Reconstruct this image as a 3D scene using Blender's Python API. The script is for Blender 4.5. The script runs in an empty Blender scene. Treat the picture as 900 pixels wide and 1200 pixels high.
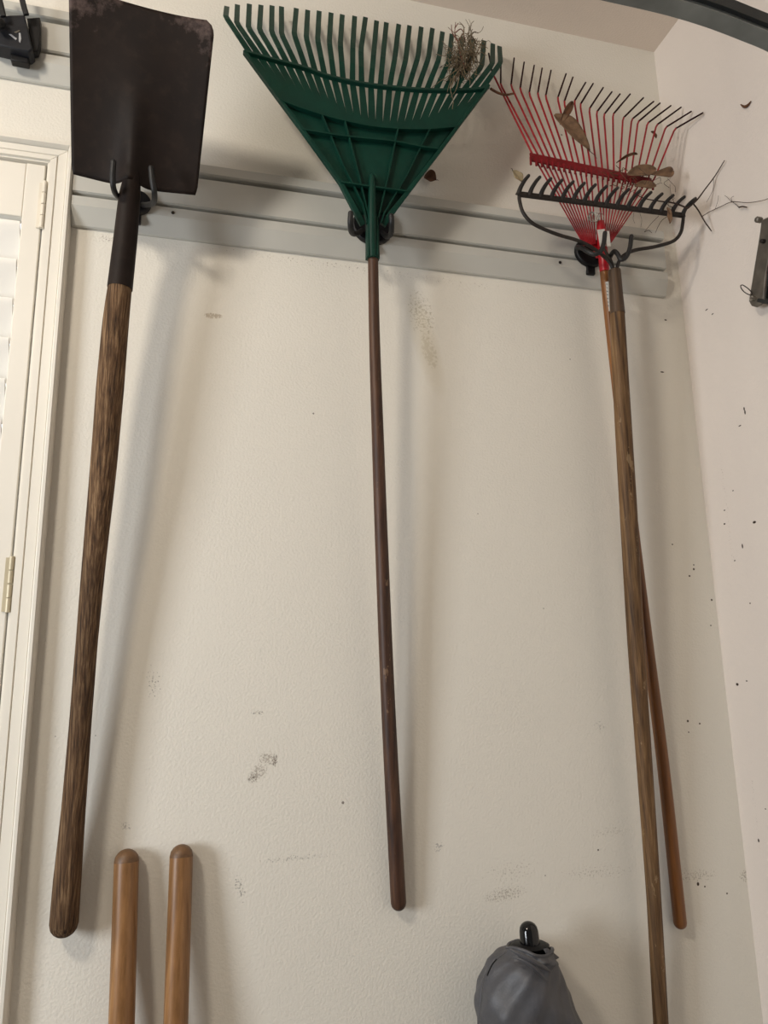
import bpy, math, random
from mathutils import Vector, Matrix
random.seed(7)
SC = bpy.context.scene
COL = SC.collection
PI = math.pi

# ------------------------------------------------------------------ camera frame
F = 867.0
CH = 1.60            # camera height
D = 1.50             # distance of the back wall
def unit(v): return v.normalized()
ez = unit(Vector((-76, -4029, F)))
ex = Vector((3429, 122, F)); ex = unit(ex - ez*ex.dot(ez))
ey = ez.cross(ex)
CAM = Vector((0, 0, CH))
def ray(u, v):
    r = Vector((u-450, v-600, F))
    return Vector((r.dot(ex), r.dot(ey), r.dot(ez)))
def P(u, v, d=0.0):                   # point seen at (u,v), d metres in front of the back wall
    r = ray(u, v); return CAM + r*((D-d)/r.y)
XC = P(782, 200).x                    # right wall
def S(u, v, d=0.0):                   # point d metres off the right wall
    r = ray(u, v); return CAM + r*((XC-d)/r.x)
def PW(u, v, d):                      # kept clear of the right wall
    p = P(u, v, d); return p if p.x < XC-.008 else S(u, v, .008)
ZC = P(780, 64).z                     # ceiling
def px(d=0.0, v=600, u=450):          # metres per pixel there
    return (P(u+1, v, d)-P(u, v, d)).length

cam = bpy.data.cameras.new('camera'); cobj = bpy.data.objects.new('camera', cam); COL.objects.link(cobj)
cam.sensor_fit = 'HORIZONTAL'; cam.sensor_width = 36; cam.lens = 36*F/900
cam.clip_start = .02
R = Matrix((( ex.x, -ex.y, -ex.z), (ey.x, -ey.y, -ey.z), (ez.x, -ez.y, -ez.z)))
cobj.matrix_world = Matrix.Translation(CAM) @ R.to_4x4()
SC.camera = cobj

# ------------------------------------------------------------------ materials
def new_mat(name):
    m = bpy.data.materials.new(name); m.use_nodes = True
    nt = m.node_tree; b = nt.nodes['Principled BSDF']
    return m, nt, b
def lin(c):
    def f(x):
        x /= 255.
        return x/12.92 if x <= .04045 else ((x+.055)/1.055)**2.4
    return (f(c[0]), f(c[1]), f(c[2]), 1)
def N(nt, t, **k):
    n = nt.nodes.new(t)
    for a, b in k.items(): setattr(n, a, b)
    return n
def math_n(nt, op, a, b=None, clamp=False):
    n = N(nt, 'ShaderNodeMath', operation=op, use_clamp=clamp)
    for i, x in enumerate((a, b)):
        if x is None: continue
        if isinstance(x, (int, float)): n.inputs[i].default_value = x
        else: nt.links.new(x, n.inputs[i])
    return n.outputs[0]
def noise(nt, vec, scale, detail=3, rough=.55):
    n = N(nt, 'ShaderNodeTexNoise'); n.inputs['Scale'].default_value = scale
    n.inputs['Detail'].default_value = detail; n.inputs['Roughness'].default_value = rough
    nt.links.new(vec, n.inputs['Vector']); return n.outputs['Fac']
def ramp(nt, fac, stops):
    n = N(nt, 'ShaderNodeValToRGB'); el = n.color_ramp.elements
    while len(el) < len(stops): el.new(.5)
    for e, (p, c) in zip(el, stops): e.position = p; e.color = c if len(c) == 4 else (*c, 1)
    nt.links.new(fac, n.inputs[0]); return n.outputs[0]
def mapping(nt, scale=(1,1,1), coord='Object', rot=(0,0,0), loc=(0,0,0)):
    t = N(nt, 'ShaderNodeTexCoord'); m = N(nt, 'ShaderNodeMapping')
    m.inputs['Scale'].default_value = scale; m.inputs['Rotation'].default_value = rot; m.inputs['Location'].default_value = loc
    nt.links.new(t.outputs[coord], m.inputs[0]); return m.outputs[0]
def mix(nt, fac, a, b):
    n = N(nt, 'ShaderNodeMix', data_type='RGBA')
    if isinstance(fac, (int, float)): n.inputs[0].default_value = fac
    else: nt.links.new(fac, n.inputs[0])
    for i, x in ((6, a), (7, b)):
        if isinstance(x, tuple): n.inputs[i].default_value = x
        else: nt.links.new(x, n.inputs[i])
    return n.outputs[2]
def bump(nt, b, h, strength, dist=.002):
    n = N(nt, 'ShaderNodeBump'); n.inputs['Strength'].default_value = strength; n.inputs['Distance'].default_value = dist
    nt.links.new(h, n.inputs['Height']); nt.links.new(n.outputs[0], b.inputs['Normal'])

def plain(name, c, rough=.5, metal=0, var=.12, scale=14, bmp=0, spec=.5, bscale=120):
    m, nt, b = new_mat(name)
    v = mapping(nt)
    col = lin(c); dark = tuple(x*(1-var*1.6) for x in col[:3])+(1,); lt = tuple(min(1, x*(1+var)) for x in col[:3])+(1,)
    nt.links.new(ramp(nt, noise(nt, v, scale), [(.3, dark), (.7, lt)]), b.inputs['Base Color'])
    b.inputs['Roughness'].default_value = rough; b.inputs['Metallic'].default_value = metal
    b.inputs['Specular IOR Level'].default_value = spec
    if bmp: bump(nt, b, noise(nt, v, bscale), bmp)
    return m

def wood(name, c0, c1, c2, rough=.6, grain=1., scl=170, spec=.3, patches=None):
    m, nt, b = new_mat(name)
    v = mapping(nt, (1, 1, .035)); v2 = mapping(nt, (1, 1, .22))
    g = noise(nt, v, scl, 5, .65); s = noise(nt, v2, 16, 3)
    base = ramp(nt, g, [(.32, lin(c0)), (.5, lin(c1)), (.66, lin(c2))])
    tone = ramp(nt, s, [(.35, (.62, .6, .58)), (.65, (1.12, 1.1, 1.08))])
    mm = N(nt, 'ShaderNodeMix', data_type='RGBA', blend_type='MULTIPLY'); mm.inputs[0].default_value = .75
    nt.links.new(base, mm.inputs[6]); nt.links.new(tone, mm.inputs[7]); col = mm.outputs[2]
    if patches:
        p = noise(nt, mapping(nt, (1, 1, .3)), 60, 4, .7)
        col = mix(nt, math_n(nt, 'MULTIPLY', math_n(nt, 'GREATER_THAN', p, patches[0]), patches[1]), col, lin(patches[2]))
    nt.links.new(col, b.inputs['Base Color'])
    b.inputs['Roughness'].default_value = rough; b.inputs['Specular IOR Level'].default_value = spec
    bump(nt, b, g, .5*grain, .0025)
    return m

def wall_mat(name, c, marks=(), axis='XZ', speck=.5, bmp=.6):
    """painted orange-peel drywall; marks = (x, z, half_x, half_z, rot, threshold, colour, opacity, noise scale)"""
    m, nt, b = new_mat(name)
    t = N(nt, 'ShaderNodeTexCoord'); v = t.outputs['Object']
    col = ramp(nt, noise(nt, v, 2.2, 4), [(.3, tuple(x*.965 for x in lin(c)[:3])), (.7, lin(c))])
    sep = N(nt, 'ShaderNodeSeparateXYZ'); nt.links.new(v, sep.inputs[0])
    hx = sep.outputs['X'] if axis == 'XZ' else sep.outputs['Y']; hz = sep.outputs['Z']
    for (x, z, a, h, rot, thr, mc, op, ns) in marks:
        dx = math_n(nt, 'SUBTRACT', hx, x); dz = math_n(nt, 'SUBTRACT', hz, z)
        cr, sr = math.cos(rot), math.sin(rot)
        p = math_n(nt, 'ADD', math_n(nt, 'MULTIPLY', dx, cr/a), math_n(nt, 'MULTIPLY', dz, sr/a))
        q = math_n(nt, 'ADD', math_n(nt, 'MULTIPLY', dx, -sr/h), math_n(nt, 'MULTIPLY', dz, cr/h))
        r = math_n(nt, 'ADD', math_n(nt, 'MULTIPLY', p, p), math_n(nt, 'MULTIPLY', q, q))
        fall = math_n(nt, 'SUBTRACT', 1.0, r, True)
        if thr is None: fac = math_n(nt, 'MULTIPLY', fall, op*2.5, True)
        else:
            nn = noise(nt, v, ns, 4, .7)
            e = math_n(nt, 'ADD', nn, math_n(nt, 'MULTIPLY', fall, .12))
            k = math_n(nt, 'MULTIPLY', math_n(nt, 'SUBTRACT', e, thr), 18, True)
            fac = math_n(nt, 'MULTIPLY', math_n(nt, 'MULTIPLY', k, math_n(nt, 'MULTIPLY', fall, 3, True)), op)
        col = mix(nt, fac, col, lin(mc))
    # sparse fly specks
    vo = N(nt, 'ShaderNodeTexVoronoi'); vo.inputs['Scale'].default_value = 17; nt.links.new(v, vo.inputs['Vector'])
    big = math_n(nt, 'LESS_THAN', vo.outputs['Distance'], .045)
    sp = N(nt, 'ShaderNodeSeparateColor'); nt.links.new(vo.outputs['Color'], sp.inputs[0])
    sel = math_n(nt, 'LESS_THAN', sp.outputs[0], .22*speck)
    col = mix(nt, math_n(nt, 'MULTIPLY', math_n(nt, 'MULTIPLY', big, sel), .7), col, lin((70, 55, 45)))
    nt.links.new(col, b.inputs['Base Color'])
    b.inputs['Roughness'].default_value = .62; b.inputs['Specular IOR Level'].default_value = .25
    bump(nt, b, noise(nt, v, 190, 2, .5), bmp, .0016)
    return m

# ------------------------------------------------------------------ mesh builder
class MB:
    def __init__(s): s.v = []; s.f = []
    def add(s, vs, fs):
        o = len(s.v); s.v += [Vector(x) for x in vs]; s.f += [[i+o for i in f] for f in fs]; return s
    def box(s, lo, hi):
        x0, y0, z0 = lo; x1, y1, z1 = hi
        return s.add([(x0,y0,z0),(x1,y0,z0),(x1,y1,z0),(x0,y1,z0),(x0,y0,z1),(x1,y0,z1),(x1,y1,z1),(x0,y1,z1)],
              [(0,3,2,1),(4,5,6,7),(0,1,5,4),(1,2,6,5),(2,3,7,6),(3,0,4,7)])
    def prism(s, poly, vec):                       # poly: list of 3D points, extruded by vec
        n = len(poly); vec = Vector(vec)
        vs = [Vector(p) for p in poly] + [Vector(p)+vec for p in poly]
        return s.add(vs, [list(range(n))[::-1], list(range(n, 2*n))] + [(i, (i+1) % n, n+(i+1) % n, n+i) for i in range(n)])
    def tube(s, pts, rad, seg=12, dome=False, flat=(1, 1), up=None, dome0=False):
        pts = [Vector(p) for p in pts]; n = len(pts)
        if not hasattr(rad, '__len__'): rad = [rad]*n
        rad = list(rad)
        if dome:                                   # hemispherical end
            d = (pts[-1]-pts[-2]).normalized(); p0 = pts[-1]; r0 = rad[-1]
            for a in (25, 45, 62, 76, 86):
                a = math.radians(a); pts.append(p0 + d*r0*math.sin(a)*.95); rad.append(r0*math.cos(a))
        if dome0:
            d = (pts[0]-pts[1]).normalized(); p0 = pts[0]; r0 = rad[0]
            for a in (25, 45, 62, 76, 86):
                a = math.radians(a); pts.insert(0, p0 + d*r0*math.sin(a)*.95); rad.insert(0, r0*math.cos(a))
        n = len(pts)
        tan = [(pts[min(i+1, n-1)]-pts[max(i-1, 0)]).normalized() for i in range(n)]
        a = Vector(up) if up else (Vector((0, 1, 0)) if abs(tan[0].y) < .8 else Vector((1, 0, 0)))
        rings = []
        nrm = (a - tan[0]*a.dot(tan[0])).normalized()
        for i in range(n):
            nrm = (nrm - tan[i]*nrm.dot(tan[i])).normalized(); bi = tan[i].cross(nrm)
            rings.append([pts[i] + (nrm*math.cos(2*PI*k/seg)*flat[0] + bi*math.sin(2*PI*k/seg)*flat[1])*rad[i] for k in range(seg)])
        vs = [p for r in rings for p in r]
        fs = [(i*seg+k, i*seg+(k+1) % seg, (i+1)*seg+(k+1) % seg, (i+1)*seg+k) for i in range(n-1) for k in range(seg)]
        fs += [list(range(seg))[::-1], [(n-1)*seg+k for k in range(seg)]]
        return s.add(vs, fs)
    def grid(s, fn, nu, nv):
        vs = [fn(i/nu, j/nv) for j in range(nv+1) for i in range(nu+1)]
        return s.add(vs, [(j*(nu+1)+i, j*(nu+1)+i+1, (j+1)*(nu+1)+i+1, (j+1)*(nu+1)+i) for j in range(nv) for i in range(nu)])
    def ribbon(s, pts, wid, th, side):             # rectangular section strip; side = width direction
        pts = [Vector(p) for p in pts]; n = len(pts); side = Vector(side).normalized(); vs = []
        if not hasattr(wid, '__len__'): wid = [wid]*n
        for i, p in enumerate(pts):
            t = (pts[min(i+1, n-1)]-pts[max(i-1, 0)]).normalized()
            sd = (side - t*side.dot(t)).normalized(); nn = t.cross(sd)
            w = wid[i]/2; h = th/2
            vs += [p-sd*w-nn*h, p+sd*w-nn*h, p+sd*w+nn*h, p-sd*w+nn*h]
        fs = [(i*4+k, i*4+(k+1) % 4, (i+1)*4+(k+1) % 4, (i+1)*4+k) for i in range(n-1) for k in range(4)]
        fs += [(3, 2, 1, 0), tuple((n-1)*4+k for k in range(4))]
        return s.add(vs, fs)

def smooth_path(pts, k=6):                         # Catmull-Rom through 3D points
    p = [Vector(x) for x in pts]; p = [p[0]*2-p[1]] + p + [p[-1]*2-p[-2]]; out = []
    for i in range(1, len(p)-2):
        for j in range(k):
            t = j/k; a, b, c, d = p[i-1], p[i], p[i+1], p[i+2]
            out.append(.5*((2*b)+(c-a)*t+(2*a-5*b+4*c-d)*t*t+(-a+3*b-3*c+d)*t**3))
    out.append(p[-2]); return out

def tag(o, label=None, cat=None, group=None, kind=None):
    if label: o['label'] = label
    if cat: o['category'] = cat
    if group: o['group'] = group
    if kind: o['kind'] = kind
    return o
def empty(name, loc, label, cat, group=None):
    o = bpy.data.objects.new(name, None); COL.objects.link(o); o.location = loc; o.empty_display_size = .03
    bpy.context.view_layer.update()
    return tag(o, label, cat, group)
def world_loc(o):
    l = Vector((0, 0, 0))
    while o: l += o.location; o = o.parent
    return l
def obj(name, mb, mat, parent=None, origin=None, smooth=True, bevel=0, solid=0, sub=0, label=None, angle=35):
    off = world_loc(parent) if parent else Vector((0, 0, 0))
    org = Vector(origin) if origin is not None else (off if parent else sum(mb.v, Vector())/len(mb.v))
    me = bpy.data.meshes.new(name); me.from_pydata([tuple(v-org) for v in mb.v], [], mb.f)
    import bmesh
    bm = bmesh.new(); bm.from_mesh(me); bmesh.ops.recalc_face_normals(bm, faces=bm.faces)
    if smooth:
        for f in bm.faces: f.smooth = True
        for e in bm.edges:
            if len(e.link_faces) == 2 and e.calc_face_angle(0) > math.radians(angle): e.smooth = False
    bm.to_mesh(me); bm.free()
    me.materials.append(mat)
    o = bpy.data.objects.new(name, me); COL.objects.link(o); o.location = org-off
    if parent: o.parent = parent
    if solid:
        m = o.modifiers.new('solid', 'SOLIDIFY'); m.thickness = solid; m.offset = 0
    if sub:
        m = o.modifiers.new('sub', 'SUBSURF'); m.levels = m.render_levels = sub
    if bevel:
        m = o.modifiers.new('bevel', 'BEVEL'); m.width = bevel; m.segments = 2; m.limit_method = 'ANGLE'; m.angle_limit = math.radians(40)
        m.harden_normals = False
    if label: o['label'] = label
    return o

# ------------------------------------------------------------------ palette
WALLC = (228, 223, 212)
def mk(u, v, w, h, rot, thr, c, op, ns):
    p = P(u, v); s = px(0, v, u)
    return (p.x, p.z, w*s, h*s*1.03, rot, thr, c, op, ns)
BR = (112, 92, 74); GY = (120, 114, 108)
back_marks = [
    mk(302, 906, 15, 10, .6, .575, BR, .5, 240), mk(314, 889, 13, 9, -.1, .575, BR, .5, 250), mk(296, 912, 8, 6, .5, .60, (70, 54, 42), .8, 330), mk(322, 891, 4, 8, 0, .56, (80, 62, 48), .7, 300),
    mk(180, 800, 15, 26, .2, .665, GY, .8, 220), mk(303, 835, 10, 3, 0, .60, GY, .7, 260),
    mk(281, 1040, 6, 20, .3, .62, GY, .7, 230), mk(345, 1006, 55, 4, .02, .63, GY, .55, 260),
    mk(592, 1048, 32, 9, .1, .60, BR, .45, 260), mk(600, 1022, 46, 16, .1, .66, BR, .4, 240),
    mk(700, 1022, 60, 10, -.05, .66, BR, .4, 260), mk(815, 1026, 30, 9, -.05, .63, BR, .45, 260), mk(877, 1026, 12, 7, 0, .58, BR, .5, 260),
    mk(715, 975, 30, 8, 0, .66, BR, .4, 260), mk(494, 370, 17, 34, .2, .60, (150, 138, 112), .5, 170), mk(503, 412, 9, 22, .25, .52, (164, 152, 128), .35, 120),
    mk(498, 400, 16, 70, .25, None, (196, 184, 158), .16, 1), mk(250, 370, 12, 4, .05, .52, (160, 142, 116), .6, 260),
    mk(514, 992, 8, 5, .6, .60, (110, 104, 108), .55, 230), mk(703, 852, 10, 8, 0, .64, GY, .4, 230),
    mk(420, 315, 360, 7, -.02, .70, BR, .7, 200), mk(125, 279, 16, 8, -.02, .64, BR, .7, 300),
    mk(350, 890, 110, 110, 0, .76, GY, .5, 170), mk(148, 968, 8, 8, 0, .62, GY, .5, 240),
]
side_marks = []
def smk(u, v, w, h, c=(60, 48, 40), op=.9, thr=None, ns=1):
    p = S(u, v); s = (S(u, v+1)-p).length
    side_marks.append((p.y, p.z, w*s*1.3, h*s*.8, 0, thr, c, op*.85, ns))
for q in [(873,483,1,4), (872,479,1,3), (884,612,2.4,2.2), (867,499,2,1), (859,575,1,1), (849,598,1.3,1), (849,614,1.4,1.4),
          (870,640,1,4), (861,657,1.2,1), (879,707,1,1.2), (864,802,2,2.4), (875,798,1.4,1), (889,985,1.2,3), (897,948,1,1), (828,363,2,1), (835,368,1.5,1)]:
    smk(*q)
smk(884, 940, 3, 150, BR, .5, .70, 220); smk(852, 600, 3, 200, BR, .4, .70, 240)
for q in [(808,675,1.6,1.2), (788,638,1.2,1), (813,667,1.5,1.5), (834,703,1.4,1.4), (833,733,1,1), (813,662,1,1), (806,845,1.6,1.6), (820,848,1.4,1.2), (807,858,1,1),
          (818,1036,2,2.4), (826,1039,1.2,1.2), (852,1047,1.2,1.2), (701,996,1.2,1.2), (639,1026,.8,.8), (776,436,3,1), (814,441,1.6,1), (813,453,1,1),
          (780,375,2,1), (637,713,.7,.7), (560,602,.7,.7), (65,863,.8,.8), (112,862,.8,.8), (668,421,.8,.8)]:
    u, v, w, h = q; back_marks.append(mk(u, v, w*.8, h*.8, 0, None, (66, 54, 44), .9, 1))

M = {}
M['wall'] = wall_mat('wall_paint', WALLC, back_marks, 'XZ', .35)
M['wall_side'] = wall_mat('side_wall_paint', (226, 216, 207), side_marks, 'YZ', .5)
M['ceil'] = wall_mat('ceiling_paint', (226, 212, 198), (), 'XZ', .0)
M['floor'] = plain('concrete_floor', (120, 114, 106), .8, 0, .12, 6, .2)
M['trim'] = plain('painted_trim', (228, 222, 210), .42, 0, .03, 3)
M['louver'] = plain('louver_paint', (236, 232, 224), .4, 0, .02, 3)
M['rail'] = plain('grey_plastic_rail', (190, 188, 180), .48, 0, .04, 5, .05)
M['black'] = plain('black_plastic', (15, 15, 17), .5, 0, .15, 20, .1, spec=.3)
M['charcoal'] = plain('charcoal_plastic', (26, 28, 34), .5, 0, .15, 20, .1, spec=.3)
M['emblem'] = plain('emblem_grey', (170, 170, 172), .4, 0, .05, 20)
M['rub'] = plain('rubber_coating', (18, 18, 19), .55, 0, .15, 20, .1)
M['green'] = plain('green_plastic', (7, 52, 41), .5, 0, .12, 26, .15, bscale=90, spec=.22)
M['red'] = plain('red_enamel', (164, 14, 28), .35, 0, .12, 30, .1)
M['brace'] = plain('dark_red_enamel', (118, 10, 20), .45, 0, .2, 60, .2, spec=.3)
M['redtine'] = plain('red_tine_enamel', (150, 22, 32), .4, .1, .2, 40)
M['tip'] = plain('dark_red_tine_tip', (42, 9, 11), .7, 0, .2, 40, spec=.15)  # darker red for the tine ends past the bend
M['iron'] = plain('dark_iron', (36, 29, 24), .6, .1, .35, 40, .3)
M['silver'] = plain('bare_steel', (190, 188, 184), .25, 1, .1, 30)
M['steel'] = plain('grey_bracket_steel', (110, 104, 95), .45, .5, .2, 30, .1)
M['track'] = plain('galvanised_track', (118, 122, 120), .5, .5, .25, 12, .1)
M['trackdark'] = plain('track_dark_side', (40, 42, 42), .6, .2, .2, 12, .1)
M['brass'] = plain('cream_hinge', (198, 186, 158), .4, .2, .06, 20)
M['hinge'] = plain('painted_hinge', (222, 214, 198), .4, .1, .04, 20)
M['grey'] = plain('grey_fabric', (76, 76, 80), .45, 0, .1, 30, .3, bscale=500)
M['gloss'] = plain('black_gloss', (10, 10, 11), .12, 0, .05, 10)
M['label'] = plain('white_sticker', (206, 202, 194), .5, 0, .06, 80)
M['ink'] = plain('sticker_ink', (60, 60, 64), .5, 0, .06, 80)
M['leaf'] = plain('dry_leaf', (118, 90, 66), .7, 0, .3, 60, .3)
M['leaf2'] = plain('pale_dry_leaf', (150, 134, 104), .7, 0, .2, 60, .3)
M['leafd'] = plain('dark_dry_leaf', (92, 58, 34), .7, 0, .3, 60, .3)
M['twig'] = plain('twig_bark', (58, 42, 34), .8, 0, .3, 90, .3)
M['root'] = plain('dry_roots', (112, 98, 76), .85, 0, .35, 200)
M['rootr'] = plain('reddish_dry_stem', (112, 62, 48), .85, 0, .3, 200)
M['w_grey'] = wood('weathered_wood', (38, 26, 17), (90, 66, 44), (134, 108, 80), .8, 2.2, 260)
M['w_dark'] = wood('dark_varnished_wood', (50, 31, 22), (72, 47, 33), (90, 62, 44), .5, .3, 110, .4, (.66, .5, (140, 110, 84)))
M['w_orange'] = wood('orange_varnished_wood', (98, 58, 24), (124, 78, 36), (140, 92, 48), .42, .2, 90, .5)
M['w_worn'] = wood('worn_grey_wood', (62, 43, 27), (106, 79, 51), (134, 106, 74), .62, .8, 130, .3, (.64, .4, (166, 140, 106)))
M['w_ferr'] = wood('stained_ferrule', (52, 38, 27), (78, 59, 42), (98, 76, 56), .55, .4, 90, .4, (.62, .5, (150, 132, 112)))
M['w_tan'] = wood('tan_varnished_wood', (112, 77, 43), (142, 102, 62), (158, 118, 76), .38, .15, 70, .5)
M['glass'] = new_mat('window_glass')[0]
gb = M['glass'].node_tree.nodes['Principled BSDF']; gb.inputs['Transmission Weight'].default_value = 1; gb.inputs['Roughness'].default_value = .02; gb.inputs['IOR'].default_value = 1.45

# shovel steel: rust-brown with blotches paler towards the top corners
def blade_mat():
    m, nt, b = new_mat('rusted_shovel_steel')
    v = mapping(nt); n1 = noise(nt, v, 9, 4, .6); n2 = noise(nt, v, 45, 4, .65)
    col = ramp(nt, n1, [(.3, lin((19, 11, 8))), (.7, lin((31, 20, 14)))])
    col = mix(nt, math_n(nt, 'MULTIPLY', math_n(nt, 'SUBTRACT', n2, .5, True), 2.2, True), col, lin((42, 31, 24)))
    sep = N(nt, 'ShaderNodeSeparateXYZ'); nt.links.new(v, sep.inputs[0])
    ax = math_n(nt, 'ABSOLUTE', math_n(nt, 'SUBTRACT', sep.outputs['X'], BLADE_CX))
    edge = math_n(nt, 'ADD', math_n(nt, 'MULTIPLY', math_n(nt, 'SUBTRACT', ax, .06), 7), math_n(nt, 'MULTIPLY', math_n(nt, 'SUBTRACT', sep.outputs['Z'], BLADE_ZT-.07), 9))
    f = math_n(nt, 'MULTIPLY', math_n(nt, 'SUBTRACT', math_n(nt, 'ADD', math_n(nt, 'MULTIPLY', edge, .5), n2), .72), 4, True)
    col = mix(nt, math_n(nt, 'MULTIPLY', f, .7), col, lin((98, 82, 78)))
    nt.links.new(col, b.inputs['Base Color']); b.inputs['Metallic'].default_value = 0; b.inputs['Roughness'].default_value = .62; b.inputs['Specular IOR Level'].default_value = .22
    bump(nt, b, n2, .2, .001)
    return m

# ------------------------------------------------------------------ room shell
XW = P(57, 200).x                       # right edge of the shutter opening
OUT_R = P(88, 208).x                    # outer edge of the casing
ZT_OUT = P(60, 174.5).z; ZT_IN = P(30, 191.5).z
WL = -2.6; OPL = XW-.86; ZB = .35
w = MB()
w.box((XW+.012, D, 0), (XC+.12, D+.12, ZC)); w.box((OPL, D, ZT_IN), (XW+.012, D+.12, ZC))
w.box((WL, D, 0), (OPL, D+.12, ZC)); w.box((OPL, D, 0), (XW+.012, D+.12, ZB))
tag(obj('wall_back', w, M['wall'], origin=(0, 0, 0), smooth=False), kind='structure')
w = MB().box((XC, -1.6, 0), (XC+.12, D, ZC)); tag(obj('wall_right', w, M['wall_side'], origin=(0, 0, 0), smooth=False), kind='structure')
w = MB().box((WL, -1.6, ZC), (XC+.12, D+.12, ZC+.1)); tag(obj('ceiling', w, M['ceil'], origin=(0, 0, 0), smooth=False), kind='structure')
w = MB().box((WL, -1.6, -.1), (XC+.12, D+.12, 0)); tag(obj('floor', w, M['floor'], origin=(0, 0, 0), smooth=False), kind='structure')

# ------------------------------------------------------------------ window with plantation shutter
def PX(u, v, d): return P(u, v, d).x
win = bpy.data.objects.new('window_1', None); COL.objects.link(win); win.location = ((XW+OPL)/2, D, ZB); tag(win, kind='structure')
# casing: profile (offset outwards from the opening, depth)
wd = OUT_R-XW
prof = [(0, 0), (0, .012), (wd*.10, .012), (wd*.10, .018), (wd*.33, .018), (wd*.36, .014), (wd*.40, .018), (wd*.72, .018),
        (wd*.74, .014), (wd*.76, .024), (wd*.82, .030), (wd*.92, .030), (wd*.985, .024), (wd, .014), (wd, 0)]
def ring_corner(cx, cz, sx, sz, side=True):
    return [Vector((cx+sx*a, D-b, cz+sz*a*HT)) for a, b in prof]
HT = (ZT_OUT-ZT_IN)/wd
cs = MB(); corners = [ring_corner(XW, ZT_IN, 1, 1), ring_corner(OPL, ZT_IN, -1, 1), ring_corner(OPL, ZB, -1, -1), ring_corner(XW, ZB, 1, -1)]
n = len(prof)
for k in range(4):                      # four mitred lengths, a hair apart at the mitres
    A, B_ = corners[k], corners[(k+1) % 4]
    dv = (B_[0]-A[0]).normalized()*.0006
    vs = [p+dv for p in A]+[p-dv for p in B_]
    cs.add(vs, [(i, i+1, n+i+1, n+i) for i in range(n-1)] + [list(range(n)), list(range(n, 2*n))[::-1]])
obj('casing', cs, M['trim'], win, angle=30)
jm = MB()                               # jamb lining
jm.box((XW+.0, D-.0, ZB), (XW+.012, D+.12, ZT_IN)); jm.box((OPL-.012, D, ZB), (OPL, D+.12, ZT_IN))
jm.box((OPL, D, ZT_IN-.001), (XW, D+.12, ZT_IN+.012)); jm.box((OPL, D, ZB-.012), (XW, D+.12, ZB))
obj('jamb', jm, M['trim'], win, smooth=False)
# shutter panel, flush with the casing face
SF = .010                               # front face of panel this far in front of the wall
sx1 = XW-.004; sx0 = PX(31, 194, SF)
zt = ZT_IN-.005; zr = P(15, 252, SF).z
panel = bpy.data.objects.new('shutter_panel', None); COL.objects.link(panel); panel.parent = win
panel.location = Vector((sx1, D, ZB))-win.location
ssx = sx1-sx0; pl = OPL+.004
def bx(x0, z0, x1, z1, f=SF, t=.028): return MB().box((x0, D-f, z0), (x1, D-f+t, z1))
obj('stile', bx(sx0, ZB+.004, sx1, zt), M['trim'], panel, bevel=.002)
obj('stile', bx(pl, ZB+.004, pl+ssx, zt), M['trim'], panel, bevel=.002)
obj('top_rail', bx(pl+ssx+.0005, zr, sx0-.0005, zt, SF-.002), M['trim'], panel, bevel=.002)
obj('bottom_rail', bx(pl+ssx+.0005, ZB+.004, sx0-.0005, ZB+.11, SF-.002), M['trim'], panel, bevel=.002)
pitch = P(10, 304, SF).z-P(10, 350, SF).z
zc = P(10, 256, SF).z - pitch*.52
while zc > ZB+.15:
    lv = MB(); ang = math.radians(64); hw = pitch*.53; sec = []
    for k in range(16):
        a = 2*PI*k/16; p_, q_ = hw*math.cos(a), .0055*math.sin(a)
        sec.append((q_*math.sin(ang)-p_*math.cos(ang), q_*math.cos(ang)+p_*math.sin(ang)))
    yc = D-SF+.018
    lv.prism([Vector((pl+ssx+.002, yc+a, zc+b)) for a, b in sec], (sx0-pl-ssx-.004, 0, 0))
    obj('louver', lv, M['louver'], panel, angle=50); zc -= pitch
for (u0, v0, u1, v1, mt) in ((50, 213, 58, 268, 'hinge'), (12, 652, 18, 718, 'brass')):
    a = P((u0+u1)/2, v0, .016); b = P((u0+u1)/2, v1, .016)
    h = MB(); zx = [a.z+(b.z-a.z)*t for t in (0, .25, .26, .49, .51, .74, .75, 1)]
    for i in (0, 2, 4, 6): h.tube([(XW-.001, D-.016, zx[i]), (XW-.001, D-.016, zx[i+1]+.0006)], .0045, 12)
    h.box((XW-.012, D-.0135, b.z+.002), (XW+.009, D-.0105, a.z-.002))
    obj('hinge', h, M[mt], win, angle=40)
g = MB().box((OPL, D+.085, ZB), (XW, D+.089, ZT_IN)); obj('pane', g, M['glass'], win, smooth=False)

# ------------------------------------------------------------------ slat rails
RH = P(300, 213).z-P(300, 294).z
print('SIZES', 'XC', round(XC, 3), 'ZC', round(ZC, 3), 'rail', RH, 'XW', XW, 'pitch', pitch)
def rail(x0, x1, zb, ztop, label, screws):
    H = ztop-zb
    pr = [(0, 0), (0, .005), (.012, .008), (.19, .022), (.215, .024), (.335, .024), (.345, .020), (.345, .006), (.395, .006), (.395, .018), (.41, .022),
          (.79, .022), (.80, .018), (.80, .006), (.85, .006), (.85, .022), (.86, .026), (.975, .026), (.985, .022), (1, .010), (1, 0)]
    mb = MB().prism([Vector((x0, D-b-.0005, zb+a*H)) for a, b in pr], (x1-x0, 0, 0))
    r = empty('wall_rail', (x0, D, zb), label, 'wall rail')
    obj('rail_body', mb, M['rail'], r, angle=20)
    for sx in screws:
        s = MB().tube([(sx, D-.022, zb+.27*H), (sx, D-.0262, zb+.27*H)], [.004, .0035], 10)
        obj('screw', s, M['iron'], r)
    return r
zb1 = (P(88, 266).z+P(781, 351).z)/2; zt1 = (P(240, 202).z+P(780, 276).z)/2
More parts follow.
